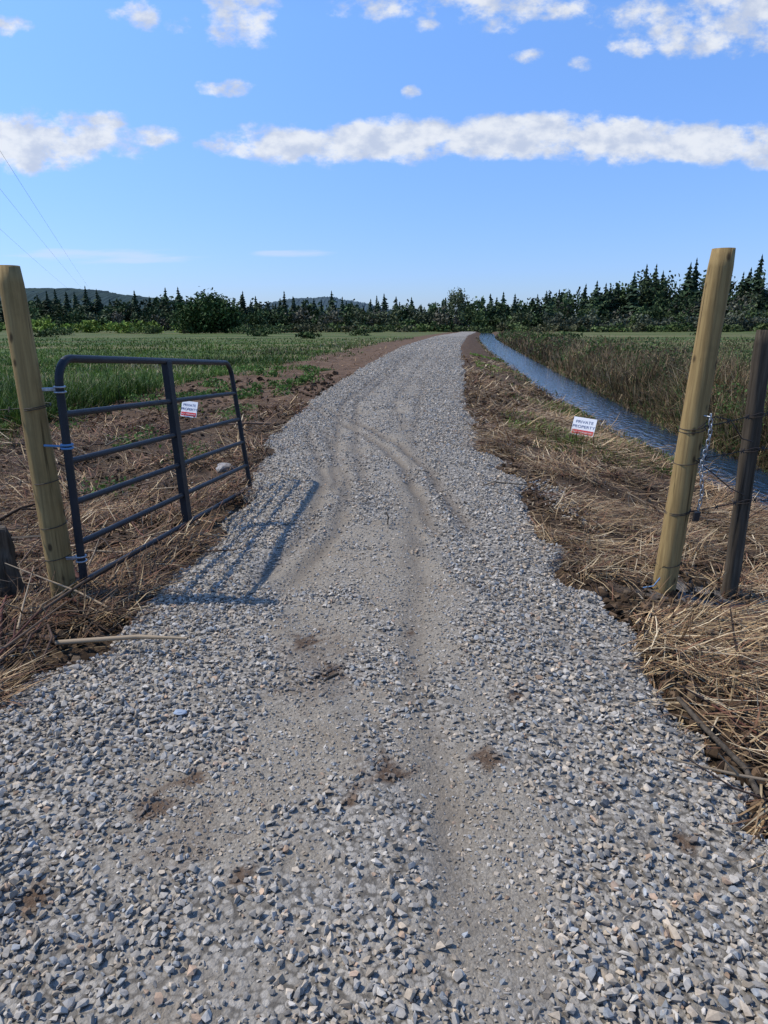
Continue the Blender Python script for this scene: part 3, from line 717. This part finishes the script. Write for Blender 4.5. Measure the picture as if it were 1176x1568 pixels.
a=math_(nt,'DIVIDE',sx.outputs[0],ay); e=math_(nt,'DIVIDE',sx.outputs[2],ay)
cv=nt.nodes.new('ShaderNodeCombineXYZ'); lk(nt,a,cv.inputs[0]); lk(nt,math_(nt,'MULTIPLY',e,1.6),cv.inputs[1])
n1=noise(nt,cv.outputs[0],17,8,.60); n2=noise(nt,cv.outputs[0],22,5,.55)
def blob(a0,e0,ra,re,p=2,k=1.0):
    dx=math_(nt,'POWER',math_(nt,'ABSOLUTE',math_(nt,'DIVIDE',math_(nt,'SUBTRACT',a,a0),ra)),p)
    dy=math_(nt,'POWER',math_(nt,'ABSOLUTE',math_(nt,'DIVIDE',math_(nt,'SUBTRACT',e,e0),re)),2)
    return math_(nt,'MULTIPLY',math_(nt,'SUBTRACT',1.0,math_(nt,'ADD',dx,dy)),k)
wav=math_(nt,'MULTIPLY',math_(nt,'SINE',math_(nt,'MULTIPLY',a,9.0)),.005)
e_band=math_(nt,'SUBTRACT',e,wav)
Mx=None
for bl in [(-.323,.393,.04,.017),(-.19,.390,.06,.048,2,1.3),(-.27,.383,.022,.022),(-.205,.308,.04,.013,2,1.2),(0,.405,.085,.024),(.053,.387,.025,.02),(.147,.405,.085,.034,2,1.3),(.194,.348,.025,.012),(.24,.402,.045,.018),(.265,.336,.022,.01),(.403,.386,.13,.042,2,1.3),(.49,.398,.13,.055,2,1.4),(.333,.357,.035,.015),(.037,.304,.015,.009),(-.5,.38,.035,.014),
           (-.475,.243,.15,.042,2,1.8),(-.325,.252,.06,.015,2,1.3),(-.38,.268,.06,.014)]:
    v=blob(*bl); Mx=v if Mx is None else math_(nt,'MAXIMUM',Mx,v)
e0_=e; e=e_band
Mx=math_(nt,'MAXIMUM',Mx,blob(.75,.245,1.01,.032,12,2.0)); e=e0_
Mx=math_(nt,'MAXIMUM',Mx,-2.0)
D=math_(nt,'ADD',Mx,math_(nt,'MULTIPLY',math_(nt,'SUBTRACT',n1,.53),5.8))
dens=ramp(nt,D,0.0,1.4)
wis=math_(nt,'MAXIMUM',blob(-.391,.0963,.16,.012),blob(-.12,.1005,.085,.006))
cv2=nt.nodes.new('ShaderNodeCombineXYZ'); lk(nt,a,cv2.inputs[0]); lk(nt,math_(nt,'MULTIPLY',e,9.0),cv2.inputs[1])
n3=noise(nt,cv2.outputs[0],9,4,.5)
wd=math_(nt,'MULTIPLY',ramp(nt,math_(nt,'ADD',wis,math_(nt,'MULTIPLY',math_(nt,'SUBTRACT',n3,.5),3.0)),.1,1.2),.42)
el=nt.nodes.new('ShaderNodeMapRange'); lk(nt,sx.outputs[2],el.inputs[0]); el.inputs[1].default_value=0; el.inputs[2].default_value=.36
skc=mix(nt,1.0,sky.outputs[0],mix(nt,el.outputs[0],(.78,.95,1.55),(1.30,1.72,2.30)),'MULTIPLY')
shade=math_(nt,'ADD',n2,math_(nt,'MULTIPLY',math_(nt,'SUBTRACT',D,1.0),.05))
cloudcol=mix(nt,ramp(nt,shade,.36,.66),(5.6,6.3,7.8),(8.5,8.8,9.3))
c=mix(nt,math_(nt,'MULTIPLY',dens,.92),skc,cloudcol)
c=mix(nt,wd,c,(7.2,7.8,8.8))
lk(nt,c,bg.inputs[0])

sun=bpy.data.lights.new('sun','SUN'); sun.energy=4.1; sun.angle=math.radians(.6); sun.color=(1,.93,.82)
so=bpy.data.objects.new('sun',sun); COL.objects.link(so)
sd=Vector((math.sin(math.radians(AZ))*math.cos(math.radians(EL)),math.cos(math.radians(AZ))*math.cos(math.radians(EL)),math.sin(math.radians(EL))))
so.rotation_euler=sd.to_track_quat('Z','Y').to_euler()

cam=bpy.data.cameras.new('camera'); co=bpy.data.objects.new('camera',cam); COL.objects.link(co)
co.location=(0,0,1.6); co.rotation_euler=(math.radians(90-15.86),0,0)
cam.sensor_fit='VERTICAL'; cam.sensor_height=36; cam.lens=22.96; cam.clip_end=12000; cam.clip_start=.05
scene.camera=co
scene.view_settings.view_transform='Standard'; scene.view_settings.look='None'; scene.view_settings.exposure=0
